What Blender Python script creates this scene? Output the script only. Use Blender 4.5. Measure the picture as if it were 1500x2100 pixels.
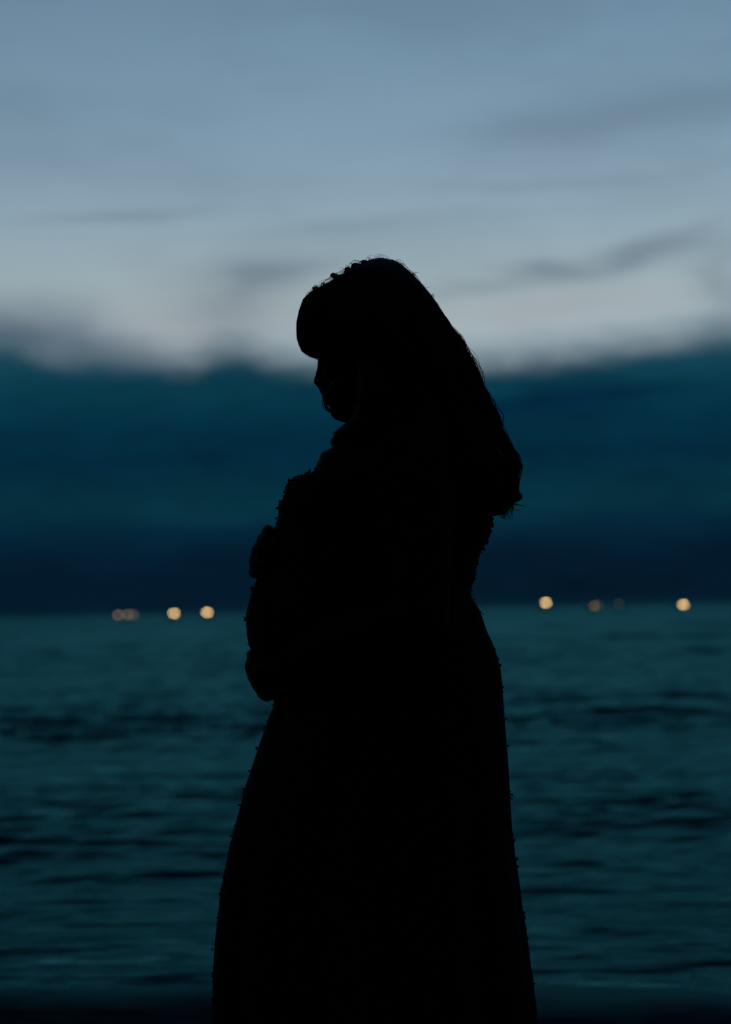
import bpy, bmesh, math, random
import numpy as np
from mathutils import Vector, Matrix, noise as mnoise

random.seed(7); RNG = np.random.default_rng(7)
scene = bpy.context.scene
for o in list(bpy.data.objects): bpy.data.objects.remove(o)
C = scene.collection
R = math.radians

# ------------------------------------------------------------------ camera
CAM_Z, WOMAN_Y = 1.02, 4.10
PITCH, ROLL = R(2.355), R(1.18)
cam = bpy.data.cameras.new('camera'); cam_o = bpy.data.objects.new('camera', cam); C.objects.link(cam_o)
cam.lens = 85; cam.sensor_fit = 'HORIZONTAL'; cam.sensor_width = 25.7
cam.clip_start = 0.1; cam.clip_end = 100000
fwd = Vector((0, math.cos(PITCH), math.sin(PITCH)))
rgt = Vector((math.cos(ROLL), 0, -math.sin(ROLL))); rgt = (rgt - fwd * rgt.dot(fwd)).normalized()
up = rgt.cross(fwd)
cam_o.matrix_world = Matrix(((rgt.x, up.x, -fwd.x, 0), (rgt.y, up.y, -fwd.y, 0), (rgt.z, up.z, -fwd.z, CAM_Z), (0, 0, 0, 1)))
cam.dof.use_dof = True; cam.dof.focus_distance = WOMAN_Y; cam.dof.aperture_fstop = 4.2
scene.camera = cam_o

# ------------------------------------------------------------------ exposure
vs = scene.view_settings
vs.view_transform = 'Standard'; vs.look = 'None'; vs.gamma = 1.0; vs.use_curve_mapping = False
vs.exposure = 4.06                       # blue hour, exposed for the afterglow
GAIN = 2 ** vs.exposure
scene.render.engine = 'CYCLES'
scene.cycles.use_denoising = True
scene.cycles.use_adaptive_sampling = False
scene.cycles.max_bounces = 6
scene.cycles.sample_clamp_indirect = 4.0

# ------------------------------------------------------------------ small shader-expression helper
class X:
    def __init__(s, nt, sock): s.nt, s.s = nt, sock
    def _m(s, op, *a):
        n = s.nt.nodes.new('ShaderNodeMath'); n.operation = op
        for i, v in enumerate((s,) + a):
            if isinstance(v, X): s.nt.links.new(v.s, n.inputs[i])
            else: n.inputs[i].default_value = v
        return X(s.nt, n.outputs[0])
    def __add__(s, o): return s._m('ADD', o)
    __radd__ = __add__
    def __sub__(s, o): return s._m('SUBTRACT', o)
    def __mul__(s, o): return s._m('MULTIPLY', o)
    __rmul__ = __mul__
    def __truediv__(s, o): return s._m('DIVIDE', o)
    def f(s, op, *a): return s._m(op, *a)
def smooth(nt, x, a, b):
    n = nt.nodes.new('ShaderNodeMapRange'); n.interpolation_type = 'SMOOTHSTEP'
    nt.links.new(x.s, n.inputs[0]); n.inputs[1].default_value = a; n.inputs[2].default_value = b
    return X(nt, n.outputs[0])
def mixc(nt, fac, a, b, blend='MIX'):
    n = nt.nodes.new('ShaderNodeMix'); n.data_type = 'RGBA'; n.blend_type = blend
    for i, v in ((0, fac), (6, a), (7, b)):
        if hasattr(v, 's'): nt.links.new(v.s, n.inputs[i])
        elif isinstance(v, bpy.types.NodeSocket): nt.links.new(v, n.inputs[i])
        else: n.inputs[i].default_value = v if i == 0 else (*v, 1)
    return n.outputs[2]
def combine(nt, x, y, z):
    n = nt.nodes.new('ShaderNodeCombineXYZ')
    for i, v in enumerate((x, y, z)):
        if isinstance(v, X): nt.links.new(v.s, n.inputs[i])
        else: n.inputs[i].default_value = v
    return n.outputs[0]
def noise_tex(nt, vec, scale, detail=3.0, rough=0.5, dist=0.0):
    n = nt.nodes.new('ShaderNodeTexNoise'); n.inputs['Scale'].default_value = scale
    n.inputs['Detail'].default_value = detail; n.inputs['Roughness'].default_value = rough
    n.inputs['Distortion'].default_value = dist
    nt.links.new(vec, n.inputs['Vector'])
    return X(nt, n.outputs['Fac'])
def ramp(nt, x, stops, interp='LINEAR'):
    n = nt.nodes.new('ShaderNodeValToRGB'); cr = n.color_ramp; cr.interpolation = interp
    while len(cr.elements) < len(stops): cr.elements.new(0.5)
    for e, (p, c) in zip(cr.elements, stops): e.position = p; e.color = (*c, 1)
    nt.links.new(x.s, n.inputs[0])
    return n.outputs[0]
def srgb(r, g, b):
    t = lambda v: v / 255 / 12.92 if v / 255 <= 0.04045 else ((v / 255 + 0.055) / 1.055) ** 2.4
    return (t(r), t(g), t(b))

# ------------------------------------------------------------------ sky: dusk Nishita with a cloud bank
SKY_STRENGTH = 0.15
UNIT = SKY_STRENGTH * GAIN
world = bpy.data.worlds.new('World'); scene.world = world; world.use_nodes = True
nt = world.node_tree; bg = nt.nodes['Background']
bg.inputs[1].default_value = SKY_STRENGTH
sky = nt.nodes.new('ShaderNodeTexSky'); sky.sky_type = 'NISHITA'; sky.sun_disc = False
SUN_EL = R(-4.0)
sky.sun_elevation = SUN_EL; sky.sun_rotation = R(6.0); sky.ozone_density = 1.0; sky.dust_density = 0.3
tc = nt.nodes.new('ShaderNodeTexCoord'); sep = nt.nodes.new('ShaderNodeSeparateXYZ')
nt.links.new(tc.outputs['Generated'], sep.inputs[0])
dx, dy, dz = (X(nt, sep.outputs[i]) for i in range(3))
el = dz.f('ARCSINE') * 57.2958                    # degrees above the horizon
az = dx.f('ARCTAN2', dy) * 57.2958                # degrees right of north (+Y)
uv = combine(nt, az * 0.16, el * 0.55, 0.0)
warp = noise_tex(nt, uv, 1.0, 3.0) - 0.5          # long, flat cloud shapes
warp2 = noise_tex(nt, combine(nt, az * 0.35 + 7.0, el * 1.1, 3.0), 1.0, 2.0) - 0.5
tint = mixc(nt, smooth(nt, el, 7.0, 14.0), mixc(nt, smooth(nt, el, 4.6, 7.8), (0.62, 0.93, 1.75), (0.70, 0.92, 1.18)), (0.65, 0.95, 1.12))
clear = mixc(nt, 1.0, sky.outputs[0], tint, 'MULTIPLY')
def disp(rgb): return tuple(v / UNIT for v in rgb)   # colour as it shows in the picture -> sky radiance
def gauss(a0, e0, sa, se, rot, amp):
    c, s = math.cos(R(rot)), math.sin(R(rot))
    u = az + warp2 * 2.2 - a0; v = el + warp * 0.9 - e0
    p = (u * c + v * s) / sa; q = (v * c - u * s) / se
    return (((p * p + q * q) * -0.5).f('EXPONENT')) * amp
def px(x, y): return (x - 750) * 0.01155, (1269 - 0.0207 * x - y) * 0.01155
K = 0.01155
broad = noise_tex(nt, combine(nt, az * 0.11 + 2.0, el * 0.30, 5.0), 1.0, 4.0, 0.55)      # veils of high cloud
wisp = noise_tex(nt, combine(nt, az * 0.9 + 3.0, el * 3.4, 11.0), 1.0, 4.0, 0.6) - 0.5      # torn, feathered edges
mottle = noise_tex(nt, combine(nt, az * 0.33 + 1.0, el * 0.95, 21.0), 1.0, 4.0, 0.6) - 0.5
veil = smooth(nt, broad + mottle * 0.35 + wisp * 0.10, 0.40, 0.70)
greyed = nt.nodes.new('ShaderNodeVectorMath'); greyed.operation = 'MULTIPLY'
nt.links.new(clear, greyed.inputs[0]); greyed.inputs[1].default_value = (0.87, 0.88, 0.88)
col = mixc(nt, veil * 0.85, clear, greyed.outputs[0])
# pale patches just above the bank
for (x, y, sx, sy, rot, a) in ((360, 690, 120, 55, 0, 0.55), (1180, 640, 190, 40, 4, 0.55), (600, 650, 260, 60, 0, 0.3)):
    a0, e0 = px(x, y); col = mixc(nt, gauss(a0, e0, sx * K, sy * K, rot, a), col, disp(srgb(158, 162, 168)))
# thin grey streaks
for (x, y, sx, sy, rot, a) in ((560, 560, 95, 26, 6, 0.52), (250, 448, 130, 9, 3, 0.30), (1108, 552, 50, 15, 0, 0.50),
                               (1290, 540, 110, 17, 9, 0.45), (1390, 508, 60, 14, 20, 0.30), (1000, 592, 100, 13, 6, 0.28),
                               (1300, 256, 260, 30, 4, 0.30), (1495, 590, 45, 75, 0, 0.35), (50, 685, 130, 40, -8, 0.78),
                               (1150, 378, 170, 9, 3, 0.18), (690, 470, 170, 12, 4, 0.18), (490, 620, 75, 42, 20, 0.30),
                               (190, 705, 75, 40, -30, 0.45)):
    a0, e0 = px(x, y); col = mixc(nt, gauss(a0, e0, sx * K, sy * K, rot, a), col, disp(srgb(84, 100, 118)))
# the heavy bank along the horizon, all round
fc = nt.nodes.new('ShaderNodeFloatCurve')
edge = [(-40, 5.9), (-20, 6.3)] + [px(x, y) for x, y in ((0, 700), (130, 730), (300, 736), (380, 740), (480, 716), (570, 734), (680, 742), (820, 740), (980, 738), (1100, 732), (1250, 716), (1400, 698), (1500, 684))] + [(22, 6.2), (40, 5.7)]
cv = fc.mapping.curves[0]
fc.mapping.use_clip = False
nt.links.new((az / 80.0 + 0.5).s, fc.inputs['Value'])
P = [(a / 80 + 0.5, e / 10) for a, e in edge]
cv.points[0].location = P[0]; cv.points[1].location = P[-1]
for p in P[1:-1]: cv.points.new(*p)
fc.mapping.update()
top = X(nt, fc.outputs[0]) * 10.0 + warp2 * 0.30 + wisp * 0.45
depth = el - top                                   # negative inside the bank
mask = smooth(nt, depth * -1.0, -0.82, 0.60)
lev = (el + warp * 0.55) / 7.0
bank = ramp(nt, lev, [(p, c) for p, c in (
    (0.00, srgb(10, 38, 52)), (0.014, srgb(6, 30, 45)), (0.035, srgb(4, 25, 41)), (0.10, srgb(4, 24, 41)), (0.20, srgb(4, 28, 46)), (0.27, srgb(4, 36, 54)),
    (0.345, srgb(7, 49, 63)), (0.42, srgb(6, 48, 63)), (0.52, srgb(3, 41, 60)), (0.64, srgb(4, 45, 64)),
    (0.76, srgb(9, 56, 73)), (0.92, srgb(24, 68, 85)))])
a0, e0 = px(1110, 828); bank = mixc(nt, gauss(a0, e0, 130 * K, 14 * K, 2, 0.6), bank, srgb(0, 34, 62))
a0, e0 = px(1290, 806); bank = mixc(nt, gauss(a0, e0, 90 * K, 9 * K, 3, 0.5), bank, srgb(0, 34, 62))
cloud_tone = (wisp * 0.55 + warp * 0.7 + warp2 * 0.5) * 0.9 + 1.0
front = smooth(nt, dy, -0.6, 0.9) * 0.85 + 0.15     # the bank faces the afterglow only in front
sc_ = nt.nodes.new('ShaderNodeVectorMath'); sc_.operation = 'SCALE'
nt.links.new(bank, sc_.inputs[0]); nt.links.new((front * cloud_tone / UNIT).s, sc_.inputs['Scale'])
col = mixc(nt, mask, col, sc_.outputs[0])
nt.links.new(col, bg.inputs[0])

# ------------------------------------------------------------------ sun: below the horizon, only its last soft glow
sun = bpy.data.lights.new('sun', 'SUN'); sun.energy = 0.0004; sun.angle = R(60); sun.color = (0.85, 0.93, 1.0)
sun_o = bpy.data.objects.new('sun', sun); C.objects.link(sun_o)
sun_o.rotation_euler = (R(-84), 0, R(-6))               # from the sea towards the beach, 6 degrees up

# ------------------------------------------------------------------ helpers
def tag(o, label=None, cat=None, group=None, kind=None):
    if label: o['label'] = label
    if cat: o['category'] = cat
    if group: o['group'] = group
    if kind: o['kind'] = kind
    return o
def link(name, me, mat=None, parent=None, smooth_=True):
    o = bpy.data.objects.new(name, me); C.objects.link(o)
    if mat: me.materials.append(mat)
    if smooth_ and len(me.polygons): me.polygons.foreach_set('use_smooth', [True] * len(me.polygons))
    if parent: o.parent = parent
    return o
def mesh(name, V, F):
    me = bpy.data.meshes.new(name); me.from_pydata([tuple(v) for v in V], [], F); me.update(); return me
def empty(name, loc):
    o = bpy.data.objects.new(name, None); C.objects.link(o); o.location = loc; o.empty_display_size = 0.2; return o
class MB:
    """collects closed shapes into one mesh"""
    def __init__(s): s.V, s.F = [], []
    def rings(s, rings, cap=True):
        b = len(s.V); n = len(rings[0])
        for r in rings: s.V.extend([tuple(p) for p in r])
        for i in range(len(rings) - 1):
            for j in range(n):
                k = (j + 1) % n
                s.F.append((b + i * n + j, b + i * n + k, b + (i + 1) * n + k, b + (i + 1) * n + j))
        if cap:
            s.F.append(tuple(b + j for j in reversed(range(n))))
            s.F.append(tuple(b + (len(rings) - 1) * n + j for j in range(n)))
        return s
    def tube(s, pts, rad, n=10, flat=1.0, round_ends=True):
        P = [Vector(p) for p in pts]; rr = list(rad) if hasattr(rad, '__len__') else [rad] * len(P)
        if round_ends:
            d0 = (P[0] - P[1]).normalized(); d1 = (P[-1] - P[-2]).normalized()
            P = [P[0] + d0 * rr[0] * .85, P[0] + d0 * rr[0] * .5] + P + [P[-1] + d1 * rr[-1] * .5, P[-1] + d1 * rr[-1] * .85]
            rr = [rr[0] * .4, rr[0] * .86] + rr + [rr[-1] * .86, rr[-1] * .4]
        T = [(P[min(i + 1, len(P) - 1)] - P[max(i - 1, 0)]).normalized() for i in range(len(P))]
        nrm = T[0].orthogonal().normalized(); rings = []
        for p, t, r in zip(P, T, rr):
            nrm = (nrm - t * nrm.dot(t)).normalized(); bn = t.cross(nrm)
            rings.append([p + nrm * (r * math.cos(2 * math.pi * k / n)) + bn * (r * flat * math.sin(2 * math.pi * k / n)) for k in range(n)])
        return s.rings(rings)
    def ball(s, c, r, n=12, m=8):
        c = Vector(c); r = Vector(r) if hasattr(r, '__len__') else Vector((r, r, r))
        rings = []
        for i in range(m + 1):
            a = math.pi * (0.03 + 0.94 * i / m) - math.pi / 2
            rings.append([(c.x + r.x * math.cos(a) * math.cos(2 * math.pi * k / n), c.y + r.y * math.cos(a) * math.sin(2 * math.pi * k / n), c.z + r.z * math.sin(a)) for k in range(n)])
        return s.rings(rings)
    def box(s, lo, hi):
        (a, b, c), (d, e, f) = lo, hi
        return s.rings([[(a, b, c), (d, b, c), (d, e, c), (a, e, c)], [(a, b, f), (d, b, f), (d, e, f), (a, e, f)]])
    def mesh(s, name): return mesh(name, s.V, s.F)
def remesh(me, voxel, smooth_iter):
    """weld overlapping closed shapes into one continuous skin"""
    o = bpy.data.objects.new('tmp', me); C.objects.link(o)
    m = o.modifiers.new('r', 'REMESH'); m.mode = 'VOXEL'; m.voxel_size = voxel
    if smooth_iter:
        k = o.modifiers.new('s', 'SMOOTH'); k.factor = 0.5; k.iterations = smooth_iter
    dg = bpy.context.evaluated_depsgraph_get(); dg.update()
    out = bpy.data.meshes.new_from_object(o.evaluated_get(dg))
    bpy.data.objects.remove(o); bpy.data.meshes.remove(me)
    return out
def curve(tab):
    a = np.array(sorted(tab)); return lambda z: float(np.interp(z, a[:, 0], a[:, 1]))

def material(name, base, rough=0.8, spec=0.3, vary=0.25, scale=40.0, bump=0.0, sheen=0.0):
    m = bpy.data.materials.new(name); m.use_nodes = True; t = m.node_tree; p = t.nodes['Principled BSDF']
    c = t.nodes.new('ShaderNodeTexCoord')
    nz = noise_tex(t, c.outputs['Object'], scale, 4.0)
    lo = tuple(v * (1 - vary) for v in base); hi = tuple(v * (1 + vary) for v in base)
    t.links.new(ramp(t, nz, [(0.3, lo), (0.7, hi)]), p.inputs['Base Color'])
    p.inputs['Roughness'].default_value = rough; p.inputs['Specular IOR Level'].default_value = spec
    if sheen: p.inputs['Sheen Weight'].default_value = sheen
    if bump:
        b = t.nodes.new('ShaderNodeBump'); b.inputs['Strength'].default_value = 0.5; b.inputs['Distance'].default_value = bump
        t.links.new(nz.s, b.inputs['Height']); t.links.new(b.outputs[0], p.inputs['Normal'])
    return m
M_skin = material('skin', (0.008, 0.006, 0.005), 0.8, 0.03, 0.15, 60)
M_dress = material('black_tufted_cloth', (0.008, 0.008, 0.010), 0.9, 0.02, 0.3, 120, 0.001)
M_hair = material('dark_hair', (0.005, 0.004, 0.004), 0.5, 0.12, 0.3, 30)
M_hull = material('dark_boat_paint', (0.02, 0.03, 0.04), 0.6, 0.3, 0.3, 3)
M_wood = material('dark_timber', (0.03, 0.025, 0.02), 0.8, 0.2, 0.3, 6)
def lamp_mat(name, rgb, strength):
    m = bpy.data.materials.new(name); m.use_nodes = True; p = m.node_tree.nodes['Principled BSDF']
    p.inputs['Base Color'].default_value = (0.6, 0.5, 0.35, 1)
    p.inputs['Emission Color'].default_value = (*rgb, 1); p.inputs['Emission Strength'].default_value = strength / GAIN
    return m

# ------------------------------------------------------------------ beach
SEA_Z = -0.20
ys = np.concatenate([-np.geomspace(3, 3000, 24)[::-1], np.linspace(-2.6, 4.4, 20), np.linspace(4.5, 9.5, 90), np.geomspace(9.8, 400, 30)])
xs = np.concatenate([-np.geomspace(3, 3000, 22)[::-1], np.linspace(-2.9, 2.9, 120), np.geomspace(3, 3000, 22)])
def beach_z(x, y):
    base = np.interp(y, [-3000, -40, -8, 3.4, 4.9, 7.6, 9.5, 40, 400], [6.0, 1.6, 0.35, 0.0, 0.0, -0.17, -0.32, -3.0, -20])
    n = mnoise.noise(Vector((x * 1.6, y * 1.2, 2.0))) * 0.014 + mnoise.noise(Vector((x * 9, y * 6, 4.0))) * 0.004 + mnoise.noise(Vector((x * 0.35, y * 0.35, 8.0))) * 0.03
    base = base - 0.010 * np.clip(x, -6, 6) * (1 if y > 5.2 else 0)
    return base + n * (0.25 if 3.4 < y < 4.9 else 1.0) - (0.012 if 3.4 < y < 4.9 else 0)
V = [(x, y, beach_z(x, y)) for y in ys for x in xs]; nx = len(xs)
F = [(j * nx + i, j * nx + i + 1, (j + 1) * nx + i + 1, (j + 1) * nx + i) for j in range(len(ys) - 1) for i in range(nx - 1)]
M_sand = material('wet_dark_sand', (0.016, 0.038, 0.046), 0.8, 0.0, 0.5, 9, 0.012)
t = M_sand.node_tree; pb = t.nodes['Principled BSDF']; so = t.nodes['Material Output']
gp = t.nodes.new('ShaderNodeNewGeometry'); sp = t.nodes.new('ShaderNodeSeparateXYZ'); t.links.new(gp.outputs['Position'], sp.inputs[0])
wet = smooth(t, X(t, sp.outputs[2]) * -1.0, 0.14, 0.205)      # a film of water where the last wave ran up
wg = t.nodes.new('ShaderNodeBsdfGlossy'); wg.inputs['Color'].default_value = (0.05, 0.25, 0.28, 1); wg.inputs['Roughness'].default_value = 0.22
wf = t.nodes.new('ShaderNodeFresnel'); wf.inputs['IOR'].default_value = 1.12
wm = t.nodes.new('ShaderNodeMixShader'); t.links.new((X(t, wf.outputs[0]) * wet).s, wm.inputs[0])
t.links.new(pb.outputs[0], wm.inputs[1]); t.links.new(wg.outputs[0], wm.inputs[2]); t.links.new(wm.outputs[0], so.inputs['Surface'])
tag(link('beach', mesh('beach', V, F), M_sand), kind='structure')

# ------------------------------------------------------------------ sea: real waves, fine near the shore, coarser far out
sy = [6.9]
while sy[-1] < 320: sy.append(sy[-1] + max(0.035, 0.0028 * sy[-1]))
sy = np.concatenate([np.array(sy), np.geomspace(323, 60000, 60)])
half = np.concatenate([np.arange(0, 2.4, 0.05), np.arange(2.4, 6, 0.10), np.arange(6, 16, 0.25), np.arange(16, 50, 0.8), np.geomspace(51, 40000, 40)])
sx = np.concatenate([-half[:0:-1], half])
GX, GY = np.meshgrid(sx, sy)
step_y = np.gradient(sy)[:, None]; step_x = np.gradient(sx)[None, :]
H = np.zeros_like(GX)
for i in range(130):
    L = 0.17 * (33 ** RNG.random())                    # 0.17 .. 5.6 m
    ang = RNG.normal(0, 0.42 if L > 1.2 else 0.65) + 0.12
    kx, ky = math.sin(ang) * 2 * math.pi / L, math.cos(ang) * 2 * math.pi / L
    amp = (0.0016 if L > 0.9 else 0.0034) * L ** 0.75 * (0.6 + 0.8 * RNG.random())
    fade = np.clip((L / abs(math.cos(ang) + 1e-3) / step_y - 3) / 3, 0, 1) * np.clip((L / max(abs(math.sin(ang)), 0.05) / step_x - 2.5) / 3, 0, 1)
    ph = kx * GX + ky * GY + RNG.random() * 6.283
    s_ = np.sin(ph)
    far = np.clip(GY / 30 - 0.14, 0.13, 1.6) if L > 0.9 else np.clip(GY / 20, 0.52, 1.15)
    H += amp * fade * far * (s_ + 0.25 * np.cos(2 * ph))
# gusts: patches of rougher and calmer water
G = np.ones_like(H)
for i in range(7):
    L = 9 * (5 ** RNG.random()); ang = RNG.normal(0, 0.5)
    G += 0.16 * np.sin(2 * math.pi / L * (0.35 * math.sin(ang) * GX + math.cos(ang) * GY) + RNG.random() * 6.28)
H *= np.clip(G, 0.35, 1.8)
# low swells running in to the shore, the last one about to lap on the sand
for y0, h, w, tilt in ((8.2, 0.010, 0.12, 0.05),):
    yy = GY - y0 - tilt * GX - 0.12 * np.sin(GX * 1.1 + y0)
    H += h * np.exp(-(yy / w) ** 2) * np.clip(1.2 - np.abs(GX - 1.0) / 14, 0, 1)
H *= np.clip((GY - 6.6) / 1.6, 0.15, 1)
Z = SEA_Z + H
Vs = np.stack([GX, GY, Z], -1).reshape(-1, 3); n1 = len(sx); n0 = len(sy)
idx = np.arange(n0 * n1).reshape(n0, n1)
Fq = np.stack([idx[:-1, :-1], idx[:-1, 1:], idx[1:, 1:], idx[1:, :-1]], -1).reshape(-1, 4)
me = bpy.data.meshes.new('sea'); me.vertices.add(len(Vs)); me.vertices.foreach_set('co', Vs.ravel())
me.loops.add(Fq.size); me.loops.foreach_set('vertex_index', Fq.ravel().astype(np.int32))
me.polygons.add(len(Fq)); me.polygons.foreach_set('loop_start', np.arange(0, Fq.size, 4, dtype=np.int32)); me.update(); me.validate()
M_sea = bpy.data.materials.new('sea_water'); M_sea.use_nodes = True
t = M_sea.node_tree; t.nodes.remove(t.nodes['Principled BSDF']); out = t.nodes['Material Output']
geo = t.nodes.new('ShaderNodeNewGeometry')
def mapped(scale):
    m = t.nodes.new('ShaderNodeMapping'); m.inputs['Scale'].default_value = scale
    t.links.new(geo.outputs['Position'], m.inputs['Vector']); return m.outputs[0]
n_small = noise_tex(t, mapped((2.2, 6.0, 1)), 1.0, 4.0, 0.55, 0.3)
n_mid = noise_tex(t, mapped((0.28, 0.9, 1)), 1.0, 4.0, 0.6, 0.2)
n_far = noise_tex(t, mapped((0.02, 0.06, 1)), 1.0, 5.0, 0.6, 0.2)
height = n_small * 0.042 + n_mid * 0.20 + n_far * 0.9
bmp = t.nodes.new('ShaderNodeBump'); bmp.inputs['Strength'].default_value = 0.55; bmp.inputs['Distance'].default_value = 1.0
t.links.new(height.s, bmp.inputs['Height'])
gl = t.nodes.new('ShaderNodeBsdfGlossy'); gl.inputs['Color'].default_value = (0.080, 0.375, 0.405, 1); gl.inputs['Roughness'].default_value = 0.15
df = t.nodes.new('ShaderNodeBsdfDiffuse'); df.inputs['Color'].default_value = (0.002, 0.030, 0.036, 1)
fr = t.nodes.new('ShaderNodeFresnel'); fr.inputs['IOR'].default_value = 1.15
mx = t.nodes.new('ShaderNodeMixShader')
for n in (gl, df, fr): t.links.new(bmp.outputs[0], n.inputs['Normal'])
t.links.new(fr.outputs[0], mx.inputs[0]); t.links.new(df.outputs[0], mx.inputs[1]); t.links.new(gl.outputs[0], mx.inputs[2])
t.links.new(mx.outputs[0], out.inputs['Surface'])
tag(link('sea', me, M_sea), kind='structure')

# ------------------------------------------------------------------ boats out at anchor with lit lamps
def boat_parts(root, lamps, mats):
    """lamps: (dx, height above water, material index)"""
    L, W = 4.6, 1.5
    rings = []
    for i in range(13):
        u = i / 12; x = (u - 0.5) * L
        w = W / 2 * (1 - (max(0, u - 0.45) / 0.55) ** 2.2) * (0.8 + 0.2 * min(1, u / 0.3)); w = max(w, 0.02)
        sheer = 0.36 + 0.16 * (abs(u - 0.45) / 0.55) ** 2
        rings.append([(x, -w, sheer), (x, -w * 0.86, 0.02), (x, -w * 0.35, -0.16), (x, w * 0.35, -0.16), (x, w * 0.86, 0.02), (x, w, sheer), (x, w * 0.8, sheer - 0.05), (x, -w * 0.8, sheer - 0.05)])
    link('hull', MB().rings(rings).mesh('hull'), M_hull, root, False)
    link('cabin', MB().box((-1.5, -0.4, 0.30), (-0.5, 0.4, 0.85)).box((-1.56, -0.45, 0.852), (-0.44, 0.45, 0.89)).mesh('cabin'), M_hull, root, False)
    hi = max(h for _, h, _ in lamps); lo_x = min(d for d, _, _ in lamps); hi_x = max(d for d, _, _ in lamps)
    link('mast', MB().tube([(0, 0, 0.1), (0, 0, hi + 0.45)], [0.05, 0.035], 8).mesh('mast'), M_wood, root)
    link('lamp_bar', MB().tube([(min(lo_x, 0) - 0.05, 0, hi + 0.40), (max(hi_x, 0) + 0.05, 0, hi + 0.40)], 0.03, 6).mesh('lamp_bar'), M_wood, root)
    for d, h, k in lamps:
        lp = link('lamp', MB().ball((d, 0, h), LAMP_R, 20, 12).mesh('lamp'), mats[k], root)
        link('lamp_hook', MB().tube([(d, 0, h + LAMP_R - 0.02), (d, 0, hi + 0.40)], 0.02, 6).mesh('lamp_hook'), M_wood, lp)
LAMP_R = 0.26
WARM = (1.0, 0.66, 0.27)
mats = [lamp_mat('bright_lamp', WARM, 11.5), lamp_mat('faint_lamp', (1.0, 0.68, 0.34), 2.6), lamp_mat('fainter_lamp', (1.0, 0.7, 0.4), 1.3), lamp_mat('orange_lamp', (1.0, 0.50, 0.12), 2.2), lamp_mat('faintest_lamp', (0.8, 0.7, 0.4), 0.5)]
BOATS = [
    (-69.4, [(-2.8, 1.70, 1), (0.0, 1.66, 1), (1.75, 1.62, 2)], 'distant boat with a row of three faint lamps, leftmost on the horizon'),
    (-56.0, [(-0.33, 1.81, 0), (0.33, 1.81, 0)], 'distant boat with a bright warm double lamp, between the faint lamps and the bump'),
    (-46.4, [(-0.33, 1.89, 0), (0.33, 1.89, 0)], 'distant boat with a bright warm double lamp, the one nearest the bump'),
    (51.62, [(-0.33, 2.69, 0), (0.33, 2.69, 0)], 'distant boat with a bright warm double lamp, first to the right of the woman'),
    (66.0, [(-0.4, 1.45, 3), (0.9, 1.60, 4)], 'distant boat with one dim orange smudge of light on the right horizon'),
    (73.0, [(-0.3, 1.95, 4)], 'distant boat with the faintest lamp, beside the orange smudge'),
    (91.35, [(-0.33, 1.31, 0), (0.33, 1.31, 0)], 'distant boat with a bright warm double lamp, rightmost on the horizon'),
]
for bx, lamps, lab in BOATS:
    r = empty('distant_boat', (bx, 700, SEA_Z))
    tag(r, lab, 'boat', 'boats lit up along the horizon')
    boat_parts(r, lamps, mats)

# ------------------------------------------------------------------ the woman (local frame: x as in the world, y = 0 in her mid plane, z up from the sand)
DFRONT = [(-0.0821, 1.2607), (-0.1055, 1.2504), (-0.1255, 1.2451), (-0.1306, 1.2369), (-0.1376, 1.2155), (-0.1479, 1.2008), (-0.1481, 1.1875), (-0.1492, 1.1718), (-0.1571, 1.1505), (-0.1683, 1.1259), (-0.1779, 1.1013), (-0.1909, 1.0685), (-0.197, 1.0513), (-0.204, 1.0291), (-0.206, 1.0094), (-0.2056, 0.9871), (-0.2022, 0.9672), (-0.193, 0.949), (-0.184, 0.9284), (-0.172, 0.9035), (-0.164, 0.886), (-0.160, 0.8727), (-0.1625, 0.8627), (-0.1677, 0.8504), (-0.1729, 0.8398), (-0.1764, 0.8284), (-0.1868, 0.8023), (-0.1964, 0.7746), (-0.2042, 0.7526), (-0.2129, 0.729), (-0.2199, 0.7029), (-0.2331, 0.6581), (-0.2419, 0.6255), (-0.2509, 0.5848), (-0.2581, 0.5522), (-0.2629, 0.5114), (-0.2676, 0.4789), (-0.2708, 0.4381), (-0.2732, 0.3934), (-0.2743, 0.3323), (-0.2773, 0.1699), (-0.2793, 0.05)]
DBACK = [(0.1308, 1.3061), (0.1714, 1.268), (0.1953, 1.226), (0.2175, 1.1683), (0.2084, 1.1463), (0.2013, 1.1265), (0.1919, 1.1135), (0.1873, 1.0938), (0.1835, 1.0715), (0.1748, 1.0527), (0.1786, 1.0345), (0.189, 1.0219), (0.1944, 1.0061), (0.2006, 0.9845), (0.21, 0.9645), (0.217, 0.9438), (0.223, 0.9189), (0.2256, 0.8901), (0.2272, 0.8481), (0.2292, 0.8127), (0.2313, 0.7773), (0.233, 0.742), (0.2342, 0.6895), (0.2357, 0.6485), (0.2404, 0.5992), (0.246, 0.5582), (0.2492, 0.5173), (0.2556, 0.4763), (0.2602, 0.4273), (0.2644, 0.3946), (0.2677, 0.3619), (0.2708, 0.3212), (0.2834, 0.1584), (0.2922, 0.05)]
xf = curve([(z, x) for x, z in DFRONT] + [(1.285, -0.045), (1.305, -0.010), (1.335, 0.012)])
xb = curve([(z, x) for x, z in DBACK] + [(1.335, 0.105)])
hw = curve([(1.335, .050), (1.315, .075), (1.295, .125), (1.27, .165), (1.24, .172), (1.20, .170), (1.15, .160), (1.08, .160), (1.0, .168), (.95, .175), (.86, .185), (.75, .200), (.6, .228), (.4, .275), (.05, .350)])
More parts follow.
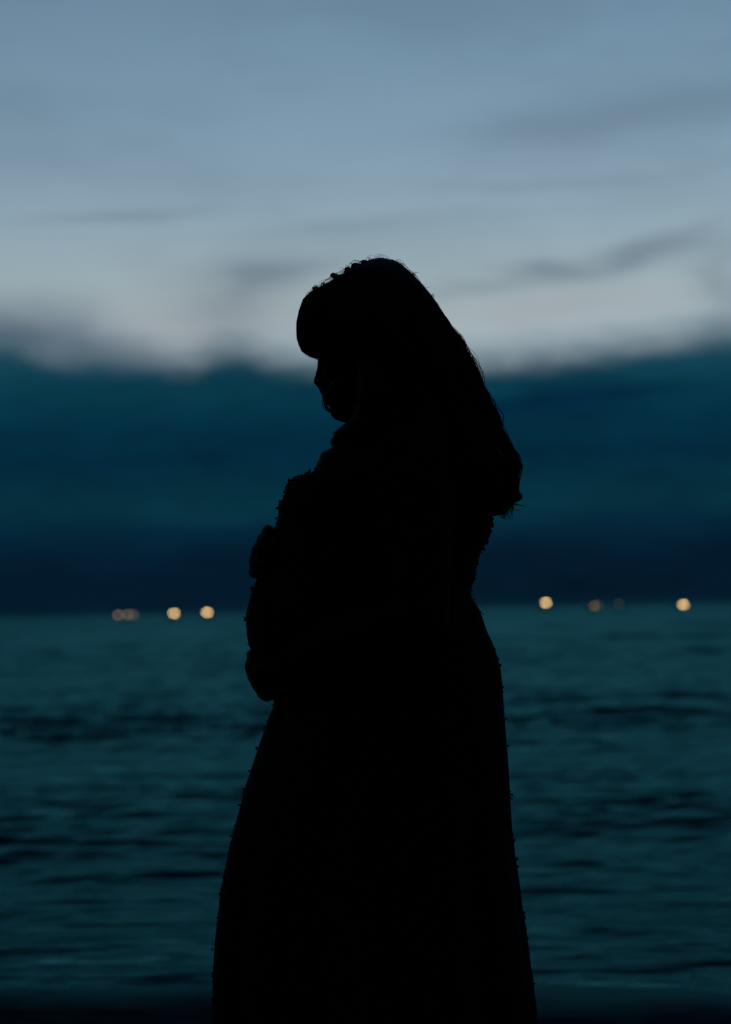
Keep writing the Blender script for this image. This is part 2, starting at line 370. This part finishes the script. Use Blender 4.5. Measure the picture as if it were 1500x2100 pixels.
def torso_ring(z, inset=0.0, n=96):
    a, b, w = xf(z) + inset, xb(z) - inset, hw(z) - inset
    cx, rx = (a + b) / 2, (b - a) / 2
    ring = []
    for k in range(n):
        th = 2 * math.pi * k / n
        c, s = math.cos(th), math.sin(th)
        e = 0.92
        px_, py_ = math.copysign(abs(c) ** e, c), math.copysign(abs(s) ** e, s)
        pl = 0.0
        if z < 0.84 and not inset:                       # the skirt falls in soft folds towards the hem
            q = min(1, (0.84 - z) / 0.6); pl = q * 0.020 * (math.sin(th * 11 + 1.3 * math.sin(z * 3)) + 0.5 * math.sin(th * 19 + 2)) * abs(s) ** 0.7
        ring.append((cx + px_ * (rx + pl), py_ * (w + pl), z))
    return ring
def belly(z, y, off=0.0):
    """front surface of the dress at height z and sideways offset y"""
    w = hw(z); a, b = xf(z), xb(z); cx, rx = (a + b) / 2, (b - a) / 2
    s = min(0.98, abs(y) / w) ** (1 / 0.92); c = math.sqrt(max(0, 1 - s * s)) ** 0.92
    return cx - rx * c - off
woman = empty('person', (0, WOMAN_Y, 0.0))
tag(woman, 'pregnant woman in a long dark tufted dress, head bowed, hands cradling her bump', 'person')

# head: built upright facing -x, then bowed
NOD = R(9); HT = Vector((0.0279, 0, 1.354))
def head_to_body(p):
    x, y, z = p; c, s = math.cos(NOD), math.sin(NOD)
    return (HT.x + x * c - z * s, y, HT.z + x * s + z * c)
h_f = curve([(-.004, -.060), (.004, -.076), (.012, -.082), (.022, -.083), (.030, -.082), (.038, -.090), (.043, -.0935), (.049, -.0895), (.052, -.091), (.057, -.0955), (.062, -.092), (.068, -.087), (.09, -.084), (.112, -.085), (.125, -.092), (.15, -.091), (.175, -.083), (.19, -.074), (.207, -.055), (.218, -.030), (.225, -.008)])
h_b = curve([(-.004, -.045), (.01, -.022), (.02, -.010), (.05, .02), (.08, .068), (.11, .09), (.14, .097), (.17, .088), (.20, .060), (.215, .036), (.225, .010)])
h_w = curve([(-.004, .014), (.005, .026), (.02, .042), (.05, .056), (.09, .066), (.13, .072), (.16, .074), (.19, .064), (.21, .043), (.22, .024), (.225, .008)])
rings = []
for i in range(78):
    z = -.004 + .229 * i / 77
    a, b, w = h_f(z), h_b(z), h_w(z); cx, rx = (a + b) / 2, (b - a) / 2; ring = []
    for k in range(80):
        th = 2 * math.pi * k / 80; c, s = math.cos(th), math.sin(th)
        x, y = cx + rx * math.copysign(abs(c) ** .85, c), w * math.copysign(abs(s) ** .9, s)
        if c < -0.2:
            nose = np.interp(z, [.060, .066, .070, .075, .082, .097, .112, .120], [0, .008, .0150, .0165, .0145, .0085, .003, 0])
            sig = np.interp(z, [.064, .075, .09, .12], [.016, .013, .008, .007])
            x -= nose * math.exp(-(y / sig) ** 2)
            for sy_ in (-1, 1):                        # eye sockets with lowered lids, cheekbones
                d2 = ((y - sy_ * .031) / .015) ** 2 + ((z - .108) / .010) ** 2
                x += .009 * math.exp(-d2)
                x -= .005 * math.exp(-(((y - sy_ * .031) / .011) ** 2 + ((z - .106) / .006) ** 2))
                x -= .003 * math.exp(-(((y - sy_ * .045) / .015) ** 2 + ((z - .085) / .014) ** 2))
        ring.append(head_to_body((x, y, z)))
    rings.append(ring)
B = MB().rings(rings)
for s in (-1, 1): B.ball(head_to_body((.012, s * .074, .098)), (.017, .008, .030), 12, 8)
B.tube([(.098, 0, 1.27), (.082, 0, 1.315), (.058, 0, 1.37), (.048, 0, 1.425)], [.066, .056, .052, .054], 24)
B.rings([torso_ring(z, 0.016, 64) for z in np.linspace(0.74, 1.325, 48)])
for s in (-1, 1):
    B.tube([(.03, s * .085, .86), (.02, s * .088, .66), (.015, s * .085, .48), (.03, s * .082, .30), (.045, s * .08, .10), (.045, s * .08, .055)], [.100, .082, .058, .054, .036, .034], 20)
    B.tube([(.070, s * .08, .040), (.02, s * .083, .044), (-.06, s * .088, .028), (-.125, s * .090, .020), (-.155, s * .090, .016)], [.032, .036, .030, .022, .014], 16)
SHO = {-1: (.075, -.150, 1.262), 1: (.075, .150, 1.262)}
ARM = {}
def hand(side, zc, tilt, wrist_y, knuck_y, tip_y, zs, out, arm_mid, drop, thumb):
    """a hand lying on the bump: palm across the middle, fingers wrapping round the far side"""
    wr = (belly(zc, wrist_y, .020) + .0, wrist_y, zc)
    P = lambda z, y, o: (belly(z, y, o), y, z)
    kn = []; out0 = out
    for j, z in enumerate(zs):
        y = knuck_y + (0.006 if j in (1, 2) else -0.004) * math.copysign(1, tip_y - wrist_y)
        zm = zc + (z - zc) * .75; out = out0 + drop[j]
        B.tube([P(zc + (z - zc) * .45, wrist_y, out), P(zm, (wrist_y + y) / 2, out + .003), P(z, y, out + .001)], [.0135, .0140, .0115], 12)
        f = (.80, .95, 1.0, .78)[j] if tilt > 0 else (.92, 1.0, .95, .74)[j]
        L = (tip_y - y) * f
        B.tube([P(z, y, out), P(z - .002 * tilt, y + L * .45, out + .001), P(z - .005 * tilt, y + L * .76, out - .003), P(z - .008 * tilt, y + L, out - .006)],
               [.0102, .0092, .0082, .0070], 12)
        kn.append(P(z, y, out))
    # thumb leaves the side of the palm near its base, above the index finger
    out = out0 + thumb; z0 = zs[0]; dz_ = math.copysign(1, z0 - zs[-1])
    sg = math.copysign(1, tip_y - wrist_y)
    B.tube([P(zc + dz_ * .018, wrist_y + sg * .008, out), P(z0 + dz_ * .010, wrist_y + sg * .045, out + .001), P(z0 + dz_ * .0150, wrist_y + sg * .075, out - .001), P(z0 + dz_ * .0145, wrist_y + sg * .100, out - .005)],
           [.0140, .0120, .0105, .0080], 12)
    ARM[side] = [SHO[side], arm_mid, wr]
hand(1, 1.118, 1.0, .085, -.022, -.100, (1.146, 1.128, 1.108, 1.090), .0125, (.075, .240, 1.04), (.001, .002, 0, -.006), .002)
hand(-1, .912, 0.4, -.088, .020, .098, (.936, .918, .899, .881), .0125, (.085, -.235, 1.01), (-.002, 0, 0, -.002), -.009)
for s, (a, m, w) in ARM.items():
    a, m, w = Vector(a), Vector(m), Vector(w)
    B.tube([a, a.lerp(m, .5), m, m.lerp(w, .35), m.lerp(w, .8), w], [.044, .043, .036, .036, .026, .023], 18)
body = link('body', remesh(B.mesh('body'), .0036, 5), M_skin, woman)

# dress: bodice, skirt and long sleeves in one cloth
Dm = MB().rings([torso_ring(z) for z in np.concatenate([np.linspace(.05, .84, 60), np.linspace(.85, 1.33, 70)])])
for s, (a, m, w) in ARM.items():
    a, m, w = Vector(a), Vector(m), Vector(w)
    e = m.lerp(w, .80)
    Dm.tube([a + Vector((0, -s * .03, .0)), a.lerp(m, .18), a.lerp(m, .5), m, m.lerp(w, .35), m.lerp(w, .65), e], [.060, .070, .060, .050, .049, .043, .034], 22)
    Dm.ball(a, (.062, .062, .066), 20, 14)
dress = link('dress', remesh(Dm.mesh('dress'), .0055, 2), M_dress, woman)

# tufts of thread all over the cloth
me = dress.data; me.calc_loop_triangles()
nv = len(me.vertices); co = np.empty(nv * 3); me.vertices.foreach_get('co', co); co = co.reshape(-1, 3)
nr = np.empty(nv * 3); me.vertices.foreach_get('normal', nr); nr = nr.reshape(-1, 3)
dens = np.where(co[:, 2] > 1.13, 4.5, np.where(co[:, 2] > 0.84, 1.3, 0.6))
pick = RNG.choice(nv, 3600, replace=False, p=dens / dens.sum())
phi = (1 + 5 ** .5) / 2
ico = np.array([(-1, phi, 0), (1, phi, 0), (-1, -phi, 0), (1, -phi, 0), (0, -1, phi), (0, 1, phi), (0, -1, -phi), (0, 1, -phi), (phi, 0, -1), (phi, 0, 1), (-phi, 0, -1), (-phi, 0, 1)]) / 1.9
icf = [(0, 11, 5), (0, 5, 1), (0, 1, 7), (0, 7, 10), (0, 10, 11), (1, 5, 9), (5, 11, 4), (11, 10, 2), (10, 7, 6), (7, 1, 8), (3, 9, 4), (3, 4, 2), (3, 2, 6), (3, 6, 8), (3, 8, 9), (4, 9, 5), (2, 4, 11), (6, 2, 10), (8, 6, 7), (9, 8, 1)]
TV, TF = [], []
for i in pick:
    n = nr[i]; big = 1.15 if co[i, 2] > 1.13 else 1.0
    for _ in range(2):
        r = RNG.uniform(.0011, .0026) * big
        c = co[i] + n * r * RNG.uniform(.0, .7) + RNG.normal(0, .0012, 3)
        sc3 = RNG.uniform(.7, 1.35, 3); b = len(TV)
        TV.extend((c + ico * r * sc3 * RNG.uniform(.75, 1.2, (12, 1))).tolist()); TF.extend([tuple(b + q for q in f) for f in icf])
tag(link('fabric_tuft', mesh('fabric_tuft', TV, TF), M_dress, dress), kind='stuff')

# ------------------------------------------------------------------ hair: a heavy fringe and long loose waves down the back
HL = [(-0.0171 + .0342, 1.6182), (0.0171, 1.6180), (0.004, 1.6085), (-0.012, 1.607), (-0.0215, 1.5985), (-0.036, 1.5905), (-0.048, 1.583), (-0.058, 1.5763), (-0.076, 1.5695), (-0.0887, 1.5603), (-0.0963, 1.5538), (-0.1042, 1.5314), (-0.1083, 1.5107), (-0.1076, 1.4857), (-0.1005, 1.4655), (-0.0883, 1.4560), (-0.072, 1.4520), (-.038, 1.447), (-.032, 1.43), (-.030, 1.40), (-.031, 1.37), (-.029, 1.352), (-.024, 1.340), (-.012, 1.330), (.006, 1.31), (.035, 1.29), (.06, 1.25), (.10, 1.21), (.15, 1.185)]
HB = [(0.0371, 1.6211), (0.0545, 1.6166), (0.0668, 1.6096), (0.0839, 1.5943), (0.1034, 1.573), (0.1204, 1.551), (0.1348, 1.5281), (0.1492, 1.5028), (0.1637, 1.4825), (0.1732, 1.4624), (0.1843, 1.4446), (0.1937, 1.422), (0.2006, 1.3969), (0.2075, 1.3851), (0.2170, 1.3624), (0.2235, 1.3473), (0.2290, 1.3222), (0.2362, 1.3021), (0.2500, 1.2803), (0.2570, 1.2603), (0.2530, 1.2405), (0.2519, 1.2207), (0.2520, 1.209), (0.2400, 1.1893), (0.230, 1.1820)]
hl = curve([(z, x) for x, z in HL] + [(1.6205, .030)]); hb = curve([(z, x) for x, z in HB] + [(1.179, .224)])
hh = curve([(1.621, .012), (1.615, .030), (1.60, .052), (1.58, .068), (1.55, .083), (1.51, .091), (1.46, .095), (1.40, .100), (1.35, .108), (1.30, .125), (1.26, .135), (1.22, .125), (1.19, .10), (1.178, .06)])
def hair_pt(z, th, off=0.0):
    a, b, w = hl(z), hb(z), hh(z); cx, rx = (a + b) / 2, (b - a) / 2
    c, s = math.cos(th), math.sin(th)
    wav = 0.0
    if z < 1.50:
        q = min(1, (1.50 - z) / .2); wav = q * .006 * (math.sin(th * 14 + 3 * math.sin(z * 22)) + .6 * math.sin(th * 23 + z * 31)) * abs(s) ** .5
    return Vector((cx + (rx + off + wav) * math.copysign(abs(c) ** .9, c), (w + off + wav) * math.copysign(abs(s) ** .9, s), z))
HM = MB()
zs = np.concatenate([np.linspace(1.178, 1.44, 60), np.linspace(1.444, 1.6208, 64)])
HM.rings([[hair_pt(z, 2 * math.pi * k / 96) for k in range(96)] for z in zs])
# locks brought forward over each shoulder
for s in (-1, 1):
    HM.tube([(.010, s * .078, 1.43), (.012, s * .082, 1.385), (.013, s * .080, 1.354), (-.003, s * .078, 1.324), (-.029, s * .072, 1.305), (-.026, s * .074, 1.287), (-.046, s * .082, 1.268), (-.052, s * .088, 1.245), (-.045, s * .095, 1.215), (-.05, s * .098, 1.185)],
            [.018, .022, .022, .023, .025, .024, .030, .028, .024, .010], 20, 1.2)
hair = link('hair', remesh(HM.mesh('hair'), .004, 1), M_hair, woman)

def bez(pts, n):
    """Catmull-Rom through the points"""
    P = [Vector(p) for p in pts]; P = [P[0] * 2 - P[1]] + P + [P[-1] * 2 - P[-2]]; o = []
    segs = len(P) - 3
    for i in range(n):
        u = i / (n - 1) * segs; k = min(int(u), segs - 1); f = u - k
        a, b, c, d = P[k:k + 4]
        o.append(((b * 2) + (c - a) * f + (a * 2 - b * 5 + c * 4 - d) * f * f + (b * 3 - a - c * 3 + d) * f ** 3) * .5)
    return o
class Strands(MB):
    def add(s, pts, r, tip=.25, n=3):
        m = len(pts); s.tube(pts, [r * (1 - (1 - tip) * (i / (m - 1)) ** 2) for i in range(m)], n, 1.0, False)
S = Strands()
def ztop(th): return 1.617 - .02 * random.random()
for i in range(1500):                                    # the lie of the hair over the whole head
    th = random.uniform(0, 2 * math.pi)
    back = math.cos(th)
    z0 = random.uniform(1.44, 1.619) if random.random() < .7 else random.uniform(1.25, 1.45)
    z1 = max(1.455 if back < -.55 else 1.185, z0 - random.uniform(.10, .30))
    if z0 - z1 < .03: continue
    off0, off1 = random.uniform(-.001, .0018), random.uniform(-.001, .0045)
    wv = random.uniform(0, .05); p0 = random.uniform(0, 6.28); f0 = random.uniform(20, 45)
    m = 16
    S.add([hair_pt(z0 + (z1 - z0) * k / (m - 1), th + wv * math.sin(f0 * (z1 - z0) * k / (m - 1) + p0), off0 + (off1 - off0) * k / (m - 1)) for k in range(m)], random.uniform(.0005, .0012))
def profile_pt(x, z, y=0): return Vector((x, y, z))
# frizz along the parting and crown
for i in range(70):
    th = random.choice((random.uniform(2.5, 3.8), random.uniform(-.6, .6)))
    z = random.uniform(1.545, 1.6205) if random.random() < .8 else random.uniform(1.48, 1.56)
    p = hair_pt(z, th, .0)
    back = p.x > .04
    d = Vector((random.uniform(.2, 1.0), random.uniform(-.4, .4), random.uniform(-.75, .1))) if back else Vector((random.uniform(-.9, .5), random.uniform(-.4, .4), random.uniform(-.1, .6)))
    L = random.uniform(.006, .018)
    q = p + d.normalized() * L * .6 + Vector((0, 0, random.uniform(0, .004)))
    e = q + Vector((d.x * random.uniform(-.4, .8), d.y, random.uniform(-.9, .1))).normalized() * L * .7
    S.add(bez([p - Vector((0, 0, .004)), q, e], 8), random.uniform(.0003, .0006))
# small knotted tufts standing up from the fringe (twisted section at the front of the crown)
for (x, z, r) in ((-.0079, 1.6075, .0085), (-.0200, 1.5995, .006), (-.0450, 1.5915, .0055), (-.0385, 1.5875, .005), (-.062, 1.577, .004), (-.078, 1.571, .004), (.006, 1.612, .006)):
    for k in range(3):
        S.ball((x + random.uniform(-.002, .002), random.uniform(-.02, .02), z + random.uniform(-.002, .001)), (r, .012, r * .75), 10, 7)
    for k in range(9):
        a = random.uniform(0, 3.14); p = Vector((x, random.uniform(-.01, .01), z))
        S.add(bez([p, p + Vector((math.cos(a) * r * 1.3, 0, math.sin(a) * r * 1.2)), p + Vector((math.cos(a + .9) * r * 1.6, .002, math.sin(a + .9) * r * 1.35))], 7), .0005)
for i in range(70):                                      # flyaways arching over the crown
    x0 = random.uniform(-.09, .09); top_z = np.interp(x0, [-.1, -.08, -.05, -.02, .0, .037, .067, .1], [1.545, 1.566, 1.585, 1.60, 1.61, 1.621, 1.61, 1.577])
    dirx = 1 if x0 > .0 else -1; L = random.uniform(.015, .05); h = random.uniform(.001, .008)
    y0 = random.uniform(-.03, .03)
    x1 = max(x0 + dirx * L, -.096); z1 = np.interp(x1, [-.12, -.1, -.08, -.05, -.02, .0, .037, .067, .1, .14, .18], [1.50, 1.545, 1.566, 1.585, 1.60, 1.61, 1.621, 1.61, 1.577, 1.52, 1.455])
    S.add(bez([(x0, y0, top_z - .002), ((x0 * 2 + x1) / 3, y0, (top_z * 2 + z1) / 3 + h), ((x0 + 2 * x1) / 3, y0, (top_z + 2 * z1) / 3 + h), (x1, y0, z1 + random.uniform(-.002, .003))], 10), random.uniform(.0003, .0005))
# loose waves lifting off the back
for i in range(280):
    z0 = random.uniform(1.25, 1.52) if i % 2 else random.uniform(1.27, 1.40); th = random.uniform(-.55, .55)
    L = random.uniform(.05, .13); m = 14; a0 = random.uniform(.001, .012); ph = random.uniform(0, 6.28); fq = random.uniform(40, 85)
    pts = []
    for k in range(m):
        u = k / (m - 1); z = max(1.186, z0 - L * u)
        pts.append(hair_pt(z, th + .05 * math.sin(fq * .6 * L * u + ph), a0 * math.sin(math.pi * min(1, u * 1.1)) + .0025 * math.sin(fq * L * u + ph)))
    S.add(pts, random.uniform(.0004, .0009))
for pts, r in (   # single curls that break the outline
    ([(.205, 0, 1.345), (.222, .004, 1.338), (.238, 0, 1.322), (.247, 0, 1.300)], .0011),
    ([(.210, 0, 1.335), (.226, 0, 1.333), (.239, 0, 1.318)], .0013),
    ([(.218, 0, 1.318), (.236, 0, 1.315), (.250, 0, 1.300), (.256, 0, 1.283)], .0014),
    ([(.225, 0, 1.305), (.243, .01, 1.307), (.254, .01, 1.290), (.2605, 0, 1.270), (.262, 0, 1.25)], .0011),
    ([(.230, 0, 1.300), (.246, 0, 1.296), (.257, 0, 1.278), (.263, 0, 1.258)], .0008),
    ([(.180, 0, 1.455), (.196, 0, 1.425), (.208, 0, 1.395), (.220, 0, 1.362), (.2265, 0, 1.345)], .0008),
    ([(.160, 0, 1.49), (.1715, 0, 1.473), (.181, 0, 1.455), (.188, 0, 1.438)], .0010),
    ([(.1400, 0, 1.522), (.1545, 0, 1.500), (.166, 0, 1.482), (.172, 0, 1.466)], .0007),
    ([(.235, 0, 1.212), (.248, 0, 1.200), (.259, 0, 1.1955), (.2705, 0, 1.1930)], .0016),
    ([(.240, 0, 1.222), (.252, 0, 1.218), (.264, 0, 1.210), (.256, 0, 1.203), (.244, 0, 1.202)], .0045),
    ([(.238, .01, 1.25), (.256, .01, 1.238), (.2615, .01, 1.226), (.2575, .01, 1.214)], .0014),
    ([(.222, -.02, 1.205), (.243, -.02, 1.193), (.252, -.02, 1.187), (.262, -.02, 1.1845)], .0009),
    ([(.205, .02, 1.20), (.222, .02, 1.186), (.231, .02, 1.176), (.241, .02, 1.171)], .0010),
    ([(.212, 0, 1.34), (.231, 0, 1.330), (.243, 0, 1.315), (.2515, 0, 1.297), (.2575, 0, 1.278)], .0007),
    ([(.225, 0, 1.200), (.238, 0, 1.190), (.234, 0, 1.182), (.222, 0, 1.181)], .0035),
    # strands hanging before the mouth and at the throat
    ([(-.022, -.088, 1.428), (-.050, -.058, 1.406), (-.0645, -.030, 1.388), (-.0685, -.026, 1.374), (-.0650, -.030, 1.3620), (-.048, -.05, 1.351)], .0011),
    ([(-.022, -.088, 1.424), (-.050, -.060, 1.402), (-.0630, -.034, 1.386), (-.0660, -.030, 1.373), (-.0620, -.034, 1.361), (-.046, -.05, 1.350)], .0009),
    ([(-.022, -.088, 1.420), (-.046, -.062, 1.398), (-.0620, -.036, 1.384), (-.0655, -.032, 1.372), (-.058, -.036, 1.360), (-.044, -.052, 1.350)], .0012),
    ([(-.020, 0, 1.348), (-.0275, 0, 1.337), (-.036, 0, 1.329), (-.050, 0, 1.322)], .0006),
    ([(-.018, 0, 1.346), (-.0255, 0, 1.333), (-.040, 0, 1.322), (-.048, 0, 1.312)], .0007),
    # lashes
    ([(-.0700, -.030, 1.447), (-.0765, -.031, 1.4465), (-.0790, -.031, 1.4478)], .0005),
    ([(-.0700, .030, 1.447), (-.0765, .031, 1.4465), (-.0790, .031, 1.4478)], .0005)):
    S.add(bez(pts, 16), r, .4, 6)
for i in range(26):                                      # soft waves and ragged tips at the ends
    th = random.uniform(-.5, .5); z0 = random.uniform(1.27, 1.40); z1 = random.uniform(1.172, 1.215); ph = random.uniform(0, 6.28); fq = random.uniform(55, 95); am = random.uniform(.002, .0065); m = 18
    pts = [hair_pt(max(1.186, z0 + (z1 - z0) * k / (m - 1)), th, .001 + am * math.sin(fq * (z0 - z1) * k / (m - 1) + ph) * k / (m - 1)) for k in range(m)]
    for k in range(m):
        zz = z0 + (z1 - z0) * k / (m - 1)
        if zz < 1.195: pts[k] += Vector(((1.195 - zz) * random.uniform(.1, .6), 0, -(1.195 - zz) * .6))
    for q in range(5):
        d = Vector((random.uniform(-.002, .002), random.uniform(-.004, .004), random.uniform(-.004, .004)))
        S.add([p + d * (.4 + .6 * k / m) for k, p in enumerate(pts)], random.uniform(.0008, .0024), .15, 5)
for s in (-1, 1):                                        # fine hair on the front locks
    for i in range(140):
        a = random.uniform(0, 6.28); rr = random.uniform(.018, .027); pth = [(.012, s * .082, 1.385), (.013, s * .080, 1.354), (-.003, s * .078, 1.324), (-.029, s * .072, 1.305), (-.027, s * .074, 1.287), (-.046, s * .082, 1.268), (-.052, s * .088, 1.245), (-.045, s * .095, 1.215)]
        k0 = random.randint(0, 3); k1 = random.randint(k0 + 3, 7); pr = (.022, .022, .023, .025, .024, .030, .028, .024)
        S.add(bez([Vector(pth[k]) + Vector((math.cos(a + .15 * k), math.sin(a + .15 * k), .1)) * (pr[k] + random.uniform(-.002, .0025)) for k in range(k0, k1 + 1)], 12), random.uniform(.0005, .001))
for i in range(18):                                      # a loose lock swinging forward beside the mouth
    j = lambda: random.uniform(-.0025, .0025); y = random.uniform(-.036, -.024)
    S.add(bez([(-.020, -.088, 1.425 + j()), (-.048 + j(), -.060, 1.404), (-.0605 + j(), y, 1.386), (-.0635 + j(), y, 1.374), (-.059 + j(), y - .004, 1.362), (-.046, -.050, 1.351), (-.026, -.066, 1.340)], 16), random.uniform(.0006, .0013))
link('loose_strand', S.mesh('loose_strand'), M_hair, hair)
